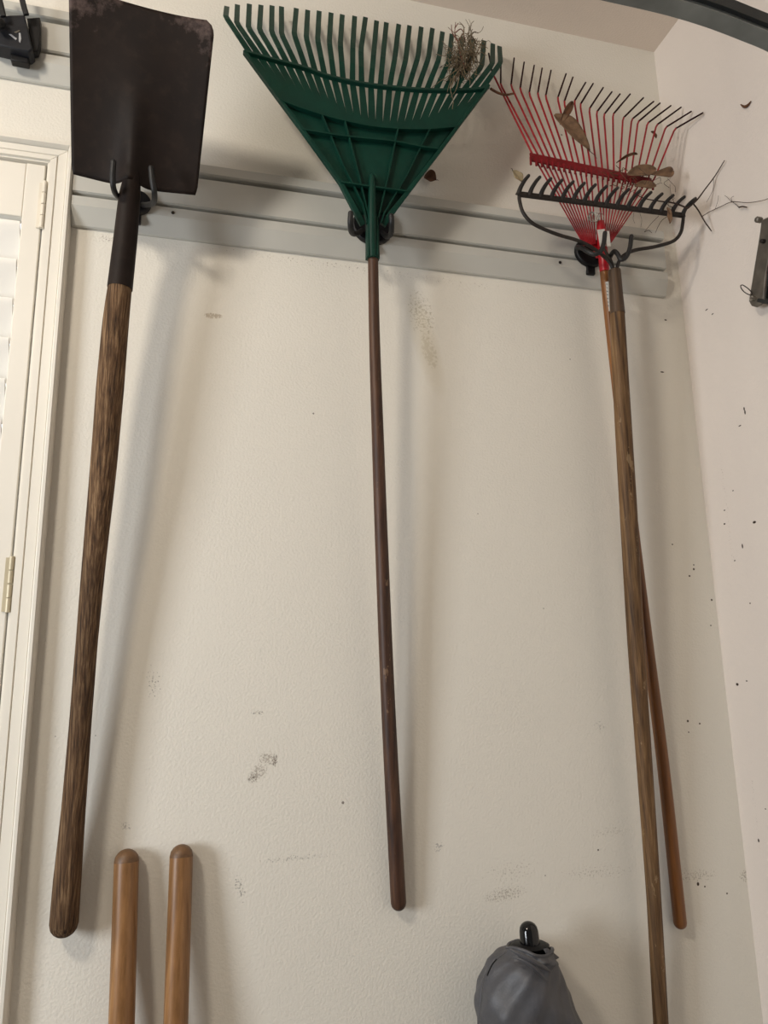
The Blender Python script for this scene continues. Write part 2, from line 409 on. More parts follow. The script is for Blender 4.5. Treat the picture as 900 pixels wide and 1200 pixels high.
print('railz', P(88, 266).z, P(781, 351).z, P(240, 202).z, P(570, 248).z)
rail(OUT_R+.001, P(783, 340, .02).x, zb1, zt1, 'long light grey slatted wall rail that carries the shovel and the rakes', [P(203, 258).x, P(700, 300).x-.12])
zb2 = P(40, 99).z
rail(-1.75, P(205, 60, .02).x, zb2, zb2+(zt1-zb1), 'short light grey slatted wall rail above the shuttered window', [])

# ------------------------------------------------------------------ tool hooks
def hook(u, v, label, prongs, r=.0055, pr=15):
    e = empty('tool_hook', P(u, v, .024), label, 'hook')
    c = P(u, v, .024); s = px(.03, v, u)
    bp = MB(); n = 20
    out = [Vector((c.x+pr*1.25*s*math.cos(2*PI*k/n), c.y, c.z+pr*1.15*s*math.sin(2*PI*k/n))) for k in range(n)]
    bp.prism(out, (0, -.014, 0)); obj('back_plate', bp, M['black'], e, bevel=.003)
    tb = MB(); tb.box((c.x-.011, c.y-.006, c.z-pr*1.15*s-.018), (c.x+.011, c.y+.004, c.z-pr*.8*s)); obj('locking_tab', tb, M['black'], e, bevel=.002)
    for pts in prongs:
        obj('prong', MB().tube(smooth_path([P(*q) for q in pts], 7), r, 12, dome=True), M['rub'], e)
    return e

# ------------------------------------------------------------------ square shovel
BL = P(84.5, 206, .125); BRr = P(230.5, 231, .125); TL = P(81.5, -15, .27); TR = P(252, 31, .27)
BLADE_CX = ((BL+BRr+TL+TR)/4).x; BLADE_ZT = TL.z
print('blade', (BL-BRr).length, (TL-TR).length, ((BL+BRr)/2-(TL+TR)/2).length)
neck = P(151, 225, .135)
e = empty('square_shovel', P(150, 236, .13), 'square-blade shovel with rusty brown blade and weathered wooden handle, hung blade up', 'shovel')
e_loc = e.location.copy()
BLADE_CX -= e_loc.x; BLADE_ZT -= e_loc.z
M['blade'] = blade_mat()
across = (BRr-BL).normalized()
def bladef(s, t):
    # corner rounding at the top
    ins = 0
    if t > .93: ins = .06*(1-math.sqrt(max(0, 1-((t-.93)/.07)**2)))*.7 + .018*(t-.93)/.07
    ss = ins + (1-2*ins)*s
    if t < .04: ss = .012*(1-t/.04) + (1-.024*(1-t/.04))*s
    p = (BL.lerp(BRr, ss)).lerp(TL.lerp(TR, ss), t)
    x = 2*ss-1
    yo = .012*abs(x)**2.2*(.5+.5*t)                       # sides curl away from the viewer
    ridge = .026*math.exp(-((ss-.47)/.085)**2)*max(0, 1-t/.62)**1.3 + .010*math.exp(-((ss-.47)/.2)**2)*max(0, 1-t)
    p.y -= yo + ridge
    p.z -= .010*math.exp(-((ss-.47)/.25)**2)*(1-t)
    return p
obj('blade', MB().grid(bladef, 44, 40), M['blade'], e, solid=.0028, angle=60)
hp = [P(163, 165, .155), P(158, 190, .155), P(154, 215, .145), P(151, 240, .13), P(147.5, 275, .118), P(140.5, 338, .108)]
s_ = px(.12, 300)
obj('socket', MB().tube(smooth_path(hp, 5), [s_*(3.5+7.3*min(1, i/13)+1.7*max(0, (i-13)/12)) for i in range(26)], 20, flat=(.95, 1)), M['blade'], e)
# strapped ferrule lip
hnd = [P(140.8, 334, .108), P(135.5, 380, .102), P(129, 455, .092), P(121, 550, .082), P(111, 650, .070), P(102, 750, .06), P(94, 850, .05), P(86, 950, .042), P(79, 1030, .035), P(75, 1082, .030)]
hs = smooth_path(hnd, 6); m_ = len(hs)
wds = [13.0, 14.2, 14.8, 13.8, 12.2, 11.0, 11.0, 11.8, 13.4, 13.8]
def interp(tb, i, n): 
    x = i/(n-1)*(len(tb)-1); k = min(int(x), len(tb)-2); return tb[k]+(tb[k+1]-tb[k])*(x-k)
rr = [interp(wds, i, m_)*px(.08, 640)*.96 for i in range(m_)]
print('handle', sum((hs[i+1]-hs[i]).length for i in range(m_-1)), 'rad', rr[0])
obj('handle', MB().tube(hs, rr, 22, dome=True), M['w_grey'], e)
hook(160, 240, 'black double hook holding up the square shovel', [
    [(156, 240, .03), (147, 236, .08), (137, 229, .13), (133, 220, .168), (132, 206, .180), (133, 190, .184)],
    [(166, 240, .03), (173, 240, .08), (180, 237, .13), (181, 226, .168), (178.5, 212, .180), (177, 197, .184)]], pr=14)

# ------------------------------------------------------------------ green leaf rake
tips = [(265.8,8),(278.2,6),(292.2,5.2),(305.8,6.5),(318.8,7.2),(329.9,8.3),(347.2,10.3),(360.6,12.4),(374,13.4),(388,15.5),(401.1,17.6),(415.6,19.4),(428.3,20.7),
        (441.3,24.8),(452.8,26.9),(467.3,28.9),(479.9,30.5),(493.6,32),(506.8,33.6),(518.6,37.7),(529.5,40.5),(542.6,43.9),(554.5,46.5),(567.2,48),(577.5,51.6),(585.3,54.7)]
bends = [(264.5,19.4),(277.4,27),(291,32.3),(304,35),(318.2,37.4),(329.9,40),(344.6,40),(358.8,43.9),(372.2,46.5),(385.9,49),(398.8,51.6),(413.5,53),(423,58),
         (438,62),(449,64.6),(462.6,68.4),(475.5,69.7),(489.7,67.2),(502,68.4),(514.2,69.7),(525.9,72.3),(537,75),(549,77.5),(564.6,77.5),(577,75),(586.5,73.6)]
bar = [(286,61),(320,70.5),(356,80),(380,88.5),(405,95),(430,99.5),(459,103),(497,106),(535,106.5),(564,104.6),(572.5,101)]
arc2 = [(328,117.5),(352,126.5),(380,135.5),(405,142),(432,147.5),(459,150.5),(497,151.5),(536,148.5)]
dT, dBd, dBar, dA2, dA3, dA4, dN = .033, .105, .125, .135, .132, .120, .105
def along(tb, t):
    x = t*(len(tb)-1); k = min(int(x), len(tb)-2); f = x-k
    return (tb[k][0]+(tb[k+1][0]-tb[k][0])*f, tb[k][1]+(tb[k+1][1]-tb[k][1])*f)
def by_x(tb, t):                                    # by fraction of the x extent
    X = tb[0][0]+(tb[-1][0]-tb[0][0])*t
    for a, b in zip(tb, tb[1:]):
        if X <= b[0]+1e-6: f = (X-a[0])/(b[0]-a[0]); return (X, a[1]+(b[1]-a[1])*f)
    return tb[-1]
e = empty('leaf_rake', P(436, 300, dN), 'green plastic fan rake with dark wooden handle, hung head up', 'rake')
sp = px(.12, 60)
for i, (tp, bd) in enumerate(zip(tips, bends)):
    t = (i+.5)/26
    B0 = by_x(bar, t*.985+.0075); A0 = by_x(arc2, t)
    pa = [P(*A0, dA2+.0), P((A0[0]+B0[0])/2, (A0[1]+B0[1])/2, (dA2+dBar)/2+.003), P(*B0, dBar)]
    q = lambda a, b, f: (a[0]+(b[0]-a[0])*f, a[1]+(b[1]-a[1])*f)
    pb = [P(*q(B0, bd, .5), (dBar+dBd)/2+.008), P(*q(B0, bd, .92), dBd+.004), P(*q(bd, tp, .06), dBd-.004), P(*tp, dT)]
    fw = 7.95*sp
    obj('tine', MB().ribbon(pa+pb, [fw*.98, 7.1*sp, 6.1*sp, 5.7*sp, 5.7*sp, 5.7*sp, 5.7*sp], .0028, (1, 0, 0)), M['green'], e, smooth=False)
# fan plate below the tines
arcL = [(328,117.5),(354,152),(399,214),(421,252)]; arcR = [(536,148.5),(515.5,176),(477,226),(456,252)]
dep = [dA2, dA3, dA4, dN+.006]
def platef(s, t):
    a = along(arcL, t); b = along(arcR, t); d_ = interp(dep, t*30, 31)
    if t < .34:
        c = by_x(arc2, s); k = t/.34; lin_ = (a[0]+(b[0]-a[0])*s, a[1]+(b[1]-a[1])*s)
        base = (arcL[0][0]+(arcR[0][0]-arcL[0][0])*s, arcL[0][1]+(arcR[0][1]-arcL[0][1])*s)
        v = lin_[1]+(c[1]-base[1])*(1-k)+6*math.sin(PI*s)*k
        return P(lin_[0], v, d_-.004)
    return P(a[0]+(b[0]-a[0])*s, a[1]+(b[1]-a[1])*s+6*math.sin(PI*s)*(1-(t-.34)/.66), d_-.004)
obj('fan_plate', MB().grid(platef, 30, 24), M['green'], e, solid=.003, angle=60)
obj('crossbar', MB().ribbon(smooth_path([P(*p, dBar+.004) for p in bar], 4), .0085, .009, (0, .35, 1)), M['green'], e, smooth=False, bevel=.001)
# edge flanges and ribs
ed = MB()
for pts in ([(286,61), (328,118), (354,152.5), (399,214.5), (421,256), (425, 264)], [(572.5,101), (536,149), (515.5,176.5), (477,226.5), (457,252), (449, 264)]):
    dd = [dBar, dA2, dA3, dA4, dN+.006, dN]
    ed.ribbon([P(*p, d_+.004) for p, d_ in zip(pts, dd)], [.006, .007, .008, .009, .012, .012], .012, (1, 0, 0))
obj('edge_flange', ed, M['green'], e, smooth=False, bevel=.001)
rb = MB()
def rib(pts, dd, w_=.0028, h_=.010): rb.ribbon([P(*p, d_+.006) for p, d_ in zip(pts, dd)], w_, h_, (1, 0, 0))
rib([(377,135), (400,190), (425,240), (430, 262)], [dA2, dA4, dN+.008, dN+.004]); rib([(404,143), (420,205), (432,256)], [dA2, dA4, dN+.006])
rib([(466,151), (455,205), (443,256)], [dA2, dA4, dN+.006]); rib([(503,152), (477,205), (450,250), (446,262)], [dA2, dA4, dN+.008, dN+.004])
def hrib(tb, d_, h_=.007, w_=.011):
    rb.ribbon(smooth_path([P(*p, d_+.005) for p in tb], 4), h_*.5, w_, (0, 0, 1))
hrib([(x, y+1) for x, y in arc2], dA2); hrib([(354,153), (405,161), (459,166.5), (490,172.5), (515,176)], dA3); hrib([(399,215), (425,219), (459,223.5), (477,226)], dA4, .007, .014)
obj('rib', rb, M['green'], e, smooth=False)
so = MB(); so.tube([P(436, 207, dA4+.006), P(436, 215, dA4+.008), P(436, 250, dN+.018), P(436.4, 302, dN+.006)], [.006, .0075, .009, .0105], 16, dome0=True)
so.tube([P(436, 252, dN+.004), P(436.3, 270, dN+.002), P(436.6, 304, dN)], [.017, .0155, .0165], 6, flat=(.8, 1))
so.ribbon([P(431.5, 255, dN+.012), P(431.5, 300, dN+.010)], .0022, .012, (1, 0, 0)); so.ribbon([P(441.5, 255, dN+.012), P(441.5, 300, dN+.010)], .0022, .012, (1, 0, 0))
obj('socket', so, M['green'], e, angle=30)
hn = smooth_path([P(437, 296, dN), P(439, 400, .094), P(443, 520, .081), P(448, 660, .064), P(456, 850, .043), P(467, 1058, .018)], 8)
m_ = len(hn); s_ = px(.06, 700)
obj('handle', MB().tube(hn, [s_*interp([6.3, 6.6, 7.2, 7.6, 8.0, 8.4], i, m_) for i in range(m_)], 20, dome=True), M['w_dark'], e)
hook(436, 268, 'black double hook behind the neck of the green fan rake', [
    [(425, 270, .03), (417, 274, .07), (412, 272, .10), (410.5, 262, .125), (411, 250, .130)],
    [(447, 272, .03), (453, 277, .07), (458, 274, .10), (459, 262, .125), (458.5, 253, .130)]], pr=19, r=.006)

# ------------------------------------------------------------------ red wire rake
rt = [(572.7,62.7),(587,76.7),(602.5,68.2),(614.2,73),(626,76.8),(635.3,80),(645.7,82.6),(663.3,86.6),(671.3,90.6),(686.2,96.8),(695,98),(706.8,102.8),(717,107.7),(726.5,110.3),
      (738.4,110.4),(753.9,114.7),(765.9,119),(773.3,121),(786,124),(797.9,125.9),(809.9,130.7),(823.5,132.3)]
rbn = [(576.7,84.7),(586.7,99.3),(598.8,100.8),(609.4,104.7),(620,109.8),(630,110.6),(639.3,113.3),(653.4,115.4),(661,120),(673,119),(679.8,123),(690.4,128),(699,131.8),(707.6,134.6),
      (718.2,134.4),(730,138.7),(740.3,140),(747.5,143),(758.7,144.5),(769.3,146.7),(780,149.3),(790.7,151.2)]
e = empty('wire_rake', P(708, 318, .06), 'red wire-tined fan rake with thin orange wooden handle, hung behind the iron rake', 'rake')
rtn = .0023
for i, (tp, bd) in enumerate(zip(rt, rbn)):
    t = i/21
    bar_p = (624+(767-624)*t, 184+(212-184)*t - 3); base = (685+27*t if t < .5 else 707+18*(t-.5), 288-4*t); mid = (bar_p[0]*.5+base[0]*.5, bar_p[1]*.5+base[1]*.5)
    lo = [P(*base, .072), P(*mid, .082), P(*bar_p, .088), P(*q(bar_p, bd, .5), .086+.012*t*t), P(*q(bar_p, bd, .96), .080+.032*t*t), P(*q(bd, tp, .05), .076+.034*t*t)]
    o = obj('tine', MB().tube(lo, [rtn*.7, rtn*.75, rtn, rtn, rtn, rtn], 8), M['redtine'], e)
    obj('tine_tip', MB().tube([P(*q(bd, tp, .04), .0765+.034*t*t), P(*q(bd, tp, .3), .070+.038*t*t), PW(*tp, .034+.072*t*t)], [rtn*.98, rtn, rtn*.9], 8, dome=True), M['tip'], o, label='dark tine end')
br = MB(); br.ribbon([P(621, 184, .092), P(690, 198.5, .094), P(764, 214, .092)], .0250, .004, (0, .15, 1))
for i in range(23):
    t = i/22; c = P(622+143*t, 189.5+29.5*t-1.5, .096); br.tube([c+Vector((0, 0, .009)), c+Vector((0, 0, 0)), c+Vector((0, .001, -.0112))], .0030, 8)
obj('tine_brace', br, M['brace'], e, smooth=False, bevel=.0008)
fe = MB(); fe.tube([P(704, 262, .085), P(704.5, 268, .086), P(706, 290, .078), P(708.5, 318, .068)], [.0095, .0108, .0118, .0118], 18, dome0=True)
fe.ribbon([P(700, 284, .066), P(704, 302, .064)], [.034, .024], .006, (1, 0, 0.1))
obj('ferrule', fe, M['red'], e, bevel=.001)
def plate_on(pts, th=.0012): return MB().prism([P(*p) for p in pts], (0, -th, 0))
obj('sticker', plate_on([(699.8, 269.5, .100), (708.3, 268.6, .100), (709.8, 288, .096), (703, 289, .096)]), M['label'], e, smooth=False, label='silver-white label on the red ferrule')
obj('sticker', plate_on([(709, 271, .098), (713.6, 271, .098), (715.6, 289, .094), (711, 289, .094)]), M['label'], e, smooth=False, label='silver-white label on the red ferrule')
sg = MB()
for k in range(3):
    cx = 693+k*5.2; sg.tube([P(cx+4*math.cos(a), 254+k*.6-5.5*math.sin(a), .085+.006*math.cos(a*1.3+k)) for a in [j*.5 for j in range(13)]], .0012, 6)
sg.tube([P(691, 258, .08), P(690, 252, .085), P(694, 248.5, .09), P(700, 250, .09), P(704, 262, .09)], .0013, 6)
obj('spring', sg, M['silver'], e, label='bare steel spring wire above the ferrule')
rh = smooth_path([P(708, 314, .066), P(717, 400, .058), P(740, 600, .042), P(758.5, 750, .03), P(777.5, 900, .023), P(797, 1081, .0165)], 8)
m_ = len(rh); s_ = px(.04, 700)
obj('handle', MB().tube(rh, [s_*interp([6.2, 6.4, 6.6, 6.8, 7.3, 7.6], i, m_) for i in range(m_)], 18, dome=True), M['w_orange'], e)
st = MB(); cpts = [P(711.5, 330, .077), P(713, 345, .0755), P(715.2, 364.5, .074)]
st.ribbon(cpts, [.0078, .0076, .0066], .001, (1, -.5, 0))
stk = obj('sticker', st, M['label'], e, smooth=False, label='narrow white label on the handle')
ik = MB()
for k in range(7):
    a = P(710.4+.28*k+.6, 333+4.2*k, .0785); ik.box((a.x-.0016, a.y-.0004, a.z-.0007), (a.x+.0022, a.y, a.z+.0007))
obj('ink', ik, M['ink'], stk, smooth=False)

for o_ in e.children_recursive:
    if o_.type == 'MESH':
        mx = max((v_.co.x for v_ in o_.data.vertices)) + world_loc(o_).x
        if mx > XC-.002: print('BEYOND', o_.name, mx-XC)
# ------------------------------------------------------------------ bow rake (iron)
BD = .135
e = empty('bow_rake', P(720, 318, .105), 'dark iron bow rake with long worn wooden handle, hung before the red rake', 'rake')
def barp(t, d=BD): return P(608.5+t*(801-608.5), 227.5+t*(252.5-227.5), d)
hb = MB(); hb.ribbon([barp(x/8) for x in range(9)], .0120, .007, (0, .15, 1)); obj('head_bar', hb, M['iron'], e, bevel=.001)
for i in range(16):
    t = i/15; b0 = barp(t, BD+.002)
    L = .062; ln = .018
    lean = .012 + .003*math.sin(i*2.3)
    pts = [b0+Vector((-.0005, .003, 0)), b0+Vector((0, -.001, .0065)), b0+Vector((.0010, -.009, .0130)), b0+Vector((.0034, -.024, .0185)), b0+Vector((.0056, -.040, .0195))]
    pts = smooth_path(pts, 4); k = len(pts)
    obj('tine', MB().tube(pts, [(.0078, .0068, .006, .0056)[j] if j < 4 else .0055-.0023*(j-3)/k for j in range(k)], 10, dome=True), M['iron'], e)
fil = MB()
arm = MB()
arm.tube(smooth_path([barp(0), P(609, 236, BD), P(613, 249, BD), P(622, 260, BD-.002), P(634, 267, BD-.004), P(654, 275, BD-.006), P(676, 281.5, .125), P(692, 289, .12), P(706, 299, .115), P(715, 308, .112), P(719, 318, .108)], 5), .0042, 10)
obj('bow_arm', arm, M['iron'], e)
arm = MB().tube(smooth_path([barp(1), P(800, 262, BD), P(797.5, 273, BD), P(789, 282.5, BD-.002), P(768, 289, BD-.005), P(745, 293, .125), P(733, 298, .12), P(726, 305, .115), P(722, 318, .108)], 5), .0042, 10)
obj('bow_arm', arm, M['iron'], e)
obj('tang', MB().tube([P(708, 292, .1), P(715, 304, .108), P(720, 320, .108)], [.003, .0045, .0055], 10), M['iron'], e)
bh = smooth_path([P(723.3, 360, .1042), P(725, 400, .101), P(730.5, 500, .093), P(736.5, 600, .086), P(745, 750, .074), P(755.5, 900, .062), P(766, 1050, .051), P(774.5, 1200, .042), P(782, 1330, .032)], 6)
m_ = len(bh); s_ = px(.08, 600)
obj('handle', MB().tube(bh, [s_*interp([9.0, 9.7, 10.4, 10.6, 9.9, 9.0, 8.1, 8.2, 8.2], i, m_) for i in range(m_)], 20, dome=True), M['w_worn'], e)
fr = smooth_path([P(720.1, 317, .108), P(722.0, 345, .1053), P(723.7, 368, .1038)], 5)
obj('ferrule', MB().tube(fr, [s_*(8.0+1.5*i/10) for i in range(11)], 20), M['w_ferr'], e, label='rusty steel ferrule')
hook(690, 298, 'black double hook holding the two rakes near the corner', [
    [(684, 292, .03), (676, 290, .08), (681, 290, .115), (688, 294.5, .135), (697, 298, .145), (704, 294, .15), (707.5, 285, .152), (709, 273, .152)],
    [(700, 300, .03), (713, 303, .08), (716.5, 298, .11), (720, 294.5, .125), (724, 298, .135), (727.5, 304, .14), (733.5, 301.5, .145), (738, 291, .148), (740, 277, .148)]], r=.0052, pr=14)

# ------------------------------------------------------------------ debris caught in the rakes
def leaf(name, c0, c1, w_, mat, label, d0, d1, curl=.4, roll=0, asym=0, stem=True, cat='leaf', bend=.0):
    a = P(*c0, d0); b = P(*c1, d1); ax = b-a; L = ax.length
    side = ax.cross(Vector((math.sin(roll), -math.cos(roll), .0))).normalized(); nm = side.cross(ax).normalized(); W = w_*px(.1, 150)
    def f(s, t):
        wv = W*(max(0, math.sin(PI*min(1, t*.97+.015)))**.75)*(1+asym*math.cos(PI*t))
        x = (s-.5)*wv; return a+ax*t+side*(x+bend*L*math.sin(PI*t))+nm*(curl*abs(s-.5)*wv*1.1+.12*L*math.sin(PI*t)*curl+.0015*math.sin(9*t+5*s))
    mb = MB().grid(f, 8, 12)
    o = obj(name, mb, M[mat], solid=.0006, angle=80); tag(o, label, cat)
    if stem:
        obj('stem', MB().tube([b, b+ax*.12+nm*.002, b+ax*.2], [.0009, .0007, .0005], 6), M['twig'], o)
        o.location = o.location
    return o
# obj() measures child offsets from parent's world location, so stems line up
leaf('dry_leaf', (650, 134), (691, 177), 27, 'leaf', 'large pale brown curled leaf lying across the red tines', .100, .104, .25, .2, .3)
leaf('dry_leaf', (656, 146), (671, 119), 9, 'leafd', 'small reddish brown leaf at the upper end of the large curled leaf', .098, .094, .6, 0, 0, False)
leaf('dry_leaf', (735, 204), (769, 198), 16, 'leaf', 'wide tan leaf resting on the right end of the red brace', .105, .10, .2, 0, 0, False)
leaf('dry_leaf', (762, 204), (789, 200), 13, 'leaf', 'narrow wavy tan leaf poking out right of the red brace', .102, .098, .5, 0, -.3, False, bend=.12)
leaf('dry_leaf', (744, 217), (769, 218), 11, 'leaf', 'tan leaf lodged just above the iron rake teeth', .115, .118, .3, 0, 0, False)
leaf('dry_leaf', (612, 213.5), (601, 200), 11, 'leaf2', 'small pale leaf stuck on the left end of the iron rake', .150, .152, .3)
leaf('dry_leaf', (699, 202.5), (509, 212), 7, 'leafd', '', .02, .01) if False else None
o = leaf('dry_leaf', (497, 207), (511, 211), 17, 'leafd', 'small dark dead leaf on the wall just right of the green rake', .006, .012, .5)
leaf('dry_leaf', (782, 243), (785, 262), 7, 'leaf', 'small brown leaf hanging under the right end of the iron rake', .150, .150, .4, 0, 0, False)
leaf('dry_leaf', (722, 191), (747, 181), 4, 'leafd', 'thin dark rolled leaf across the red tines above the wide tan leaf', .10, .098, 1.2, 0, 0, False)
leaf('dry_leaf', (763, 154), (769, 162), 5, 'leafd', 'tiny dark leaf scrap between the right-hand red tines', .088, .088, .6, 0, 0, False)

hk = MB()
hk.tube(smooth_path([S(868, 122.5, .003), S(872, 125, .004), S(876, 123.5, .004), S(880, 118.5, .003)], 5), [.0012+.0020*math.sin(PI*i/15) for i in range(16)], 7)
tag(obj('husk', hk, M['leafd']), 'tiny curled dry husk caught high on the right wall', 'husk')
tw = MB()
def tube_px(mb, pts, r0, r1, k=4, seg=7):
    p = smooth_path([PW(*x) for x in pts], k); m = len(p); mb.tube(p, [r0+(r1-r0)*i/(m-1) for i in range(m)], seg)
tube_px(tw, [(806, 244, .16), (817, 234, .165), (826, 222, .17), (838, 206, .175), (849, 188, .18)], .0022, .0011)
tube_px(tw, [(806, 244, .16), (790, 238, .155), (775, 236, .15), (757, 233, .15), (745, 228, .14)], .0022, .0010)
tube_px(tw, [(836, 209, .172), (836, 220, .17), (833, 228, .17), (828, 237, .17)], .0006, .0004)
tube_px(tw, [(790, 238, .155), (786, 226, .15), (785, 216, .15)], .0006, .0004)
tag(obj('twig', tw, M['twig']), 'straight dark twig rising past the right end of the iron rake', 'twig')
t2 = MB()
tube_px(t2, [(810, 236, .145), (818, 246, .145), (826, 260, .145), (834, 271, .145)], .0019, .0013)
tube_px(t2, [(822, 254, .145), (832, 248, .14), (845, 242, .13), (858, 236.5, .12), (876, 237.5, .11), (893, 235, .11), (905, 231, .11)], .0009, .0006)
tube_px(t2, [(838, 245, .135), (841, 236, .13), (842, 229, .13)], .0005, .0004); tube_px(t2, [(858, 237, .12), (852, 231, .12), (849, 229, .12)], .0005, .0004)
tube_px(t2, [(858, 237, .12), (857, 232, .12), (860, 230, .12)], .0006, .0004); tube_px(t2, [(859, 237, .12), (864, 241, .12), (866, 243, .12)], .0006, .0008)
tube_px(t2, [(866, 243, .12), (870, 242, .12), (875, 243, .12)], .0018, .0014)
tag(obj('twig', t2, M['twig']), 'thin branching rootlet crossing in front of the right wall', 'twig')
t3 = MB()
tube_px(t3, [(785, 252, .14), (776, 258, .14), (771, 266, .14), (768, 273, .14)], .0008, .0005)
tube_px(t3, [(772, 253, .14), (764, 261, .14), (759, 267, .14), (755, 272, .13)], .0006, .0005)
tube_px(t3, [(755, 272, .13), (760, 270, .13), (764, 273, .13)], .0007, .0005)
tube_px(t3, [(750, 250, .14), (752, 258, .14), (751, 266, .14)], .0004, .0004); tube_px(t3, [(743, 248, .14), (742, 256, .14), (744, 262, .14)], .0004, .0003)
for k in range(14):
    a = (random.uniform(738, 792), random.uniform(212, 240), .142); pts = [a]
    for j in range(3): pts.append((pts[-1][0]+random.uniform(-9, 9), pts[-1][1]+random.uniform(-7, 7), .142+random.uniform(-.008, .008)))
    tube_px(t3, pts, .0006, .0004, 3, 5)
tag(obj('rootlet_tangle', t3, M['twig']), 'loose tangle of fine dark rootlets in the teeth of the iron rake', 'rootlets')
t4 = MB()
tube_px(t4, [(724, 206, .105), (716, 203, .105), (727, 200, .107), (722, 194, .107)], .0012, .0008); tube_px(t4, [(727, 200, .106), (730, 206, .106), (736, 212, .108)], .001, .0007)
tube_px(t4, [(727, 200, .106), (734, 198, .107)], .001, .0006); tube_px(t4, [(718, 205, .105), (713, 199, .106)], .001, .0006)
for k in range(10):
    a = (random.uniform(712, 745), random.uniform(198, 220), .108); pts = [a]
    for j in range(3): pts.append((pts[-1][0]+random.uniform(-6, 6), pts[-1][1]+random.uniform(-5, 5), .108+random.uniform(-.004, .006)))
    tube_px(t4, pts, .0009, .0005, 3, 5)
tag(obj('dry_sprig', t4, M['leafd']), 'small dried sprig on the middle of the red rake brace', 'twig')
t5 = MB(); tube_px(t5, [(575, 104, .115), (584, 109, .105), (593, 111, .098), (602, 109.5, .094)], .0030, .0024, 5, 8)
tag(obj('bent_stem', t5, M['leafd']), 'short curved brown stem bridging the green rake and the red rake', 'twig')
# clump of dried roots in the green rake's right-hand tines
cl = MB()
def strand(u, v, d, n=6, st=7, bu=0, bv=0, r=.0006):
    pts = [(u, v, d)]; a = random.uniform(0, 2*PI)
    for j in range(n):
        a += random.uniform(-1, 1); u, v, d = pts[-1]
        pts.append((u+st*math.cos(a)*.7+bu, v+st*math.sin(a)+bv, min(.15, max(.07, d+random.uniform(-.008, .008)))))
    tube_px(cl, pts, r, r*.7, 3, 5)
for k in range(210):
    t = random.random(); cu = 534+18*t+random.gauss(0, 5.5); cv = 86-32*t+random.gauss(0, 7)
    strand(cu, cv, random.uniform(.09, .135), 5, random.uniform(2.5, 6), 0, 0, random.uniform(.0006, .0011))
for k in range(30): strand(546+random.gauss(0, 7), 62+random.gauss(0, 10), .125, 7, 4, random.uniform(-.6, .6), random.uniform(-1, 1), .0009)
for s0 in ([(545, 75, .13), (530, 86, .132), (516, 95, .135), (506, 103, .135)], [(540, 80, .13), (528, 96, .132), (524, 108, .135)], [(533, 90, .14), (528, 104, .145), (531, 118, .145), (530, 128, .145)],
           [(538, 92, .14), (534, 106, .145), (528, 114, .145)], [(560, 60, .12), (566, 48, .11), (569, 60, .11), (562, 75, .12)]):
    tube_px(cl, s0, .0013, .0006)
rc = obj('root_clump', cl, M['root']); tag(rc, 'clump of dried grass roots caught in the right-hand tines of the green rake', 'dried roots')
cr = MB()
for s0 in ([(540, 66, .125), (537, 52, .12), (533, 40, .115), (534, 26, .11)], [(536, 48, .12), (530, 38, .118), (529, 29, .115)], [(537, 50, .12), (542, 40, .118), (546, 48, .115)],
           [(534, 38, .115), (540, 34, .112), (544, 40, .11)], [(533, 33, .112), (537, 27, .11)], [(545, 80, .13), (541, 68, .126), (538, 56, .122)]):
    tube_px(cr, s0, .0014, .0008)
obj('stem', cr, M['rootr'], rc, label='reddish dried stems')

# ------------------------------------------------------------------ two handles standing at the wall
def stick(name, pts, wd_, mat, label, cap):
    e = empty(name, (P(*pts[-1]).x, P(*pts[-1]).y, 0), label, 'pole', 'bare wooden poles standing at the wall')
    top = P(*pts[0]); b = P(*pts[-1]); d_ = (b-top)/(top.z-b.z); foot = b + d_*(b.z)
    path = [foot + (top-foot)*(i/24) for i in range(25)]
    h = obj('shaft', MB().tube(path, wd_, 22), mat, e)
    dd = (top-foot).normalized()
    obj('rounded_end', MB().tube([top-dd*.0015, top], [wd_*1.001, wd_*1.001], 22, dome=True), cap, e, label='darker worn rounded end')
    return e
w1 = 13*px(.04, 1100)
M['w_cap'] = plain('worn_handle_end', (108, 78, 50), .5, 0, .2, 90, .1)
stick('wooden_pole', [(148.3, 1009, .017), (142.5, 1200, .044)], w1, M['w_tan'], 'tan round-ended wooden pole standing left, beside the foot of the shovel handle', M['w_cap'])
stick('wooden_pole', [(212.5, 1003, .019), (206, 1200, .048)], w1*.97, M['w_tan'], 'tan round-ended wooden pole standing right of its twin', M['w_cap'])

# ------------------------------------------------------------------ grey covered umbrella / bag
kc = P(619, 1100, .085)
e = empty('fabric_bag', (kc.x, D-.09, 0), 'grey fabric bag with a glossy black rounded knob, standing against the wall', 'bag')
s_ = px(.09, 1130)
obj('knob', MB().tube([P(622, 1116, .09), P(621, 1105, .088), P(619.6, 1091, .086)], [12.6*s_, 11.8*s_, 11.3*s_], 24, dome=True), M['gloss'], e)
ck = P(620.5, 1105, .088)
fl = MB().tube([ck+Vector((0, 0, -.03)), ck+Vector((0, 0, -.012)), ck+Vector((0, 0, -.004)), ck], [.026, .034, .038, .030], 20, flat=(.8, 1)); obj('collar', fl, M['black'], e)
rows = [(1111, 597, 643, .050), (1114, 593, 645, .054), (1119, 584, 646, .060), (1126, 577, 648, .064), (1140, 569, 653, .068), (1155, 563, 658, .072), (1170, 560, 664, .076), (1185, 561, 669, .078), (1200, 562, 675, .080)]
def bagring(t):
    x = t*(len(rows)-1); k = min(int(x), len(rows)-2); f = x-k; a, b = rows[k], rows[k+1]
    return [a[i]+(b[i]-a[i])*f for i in range(4)]
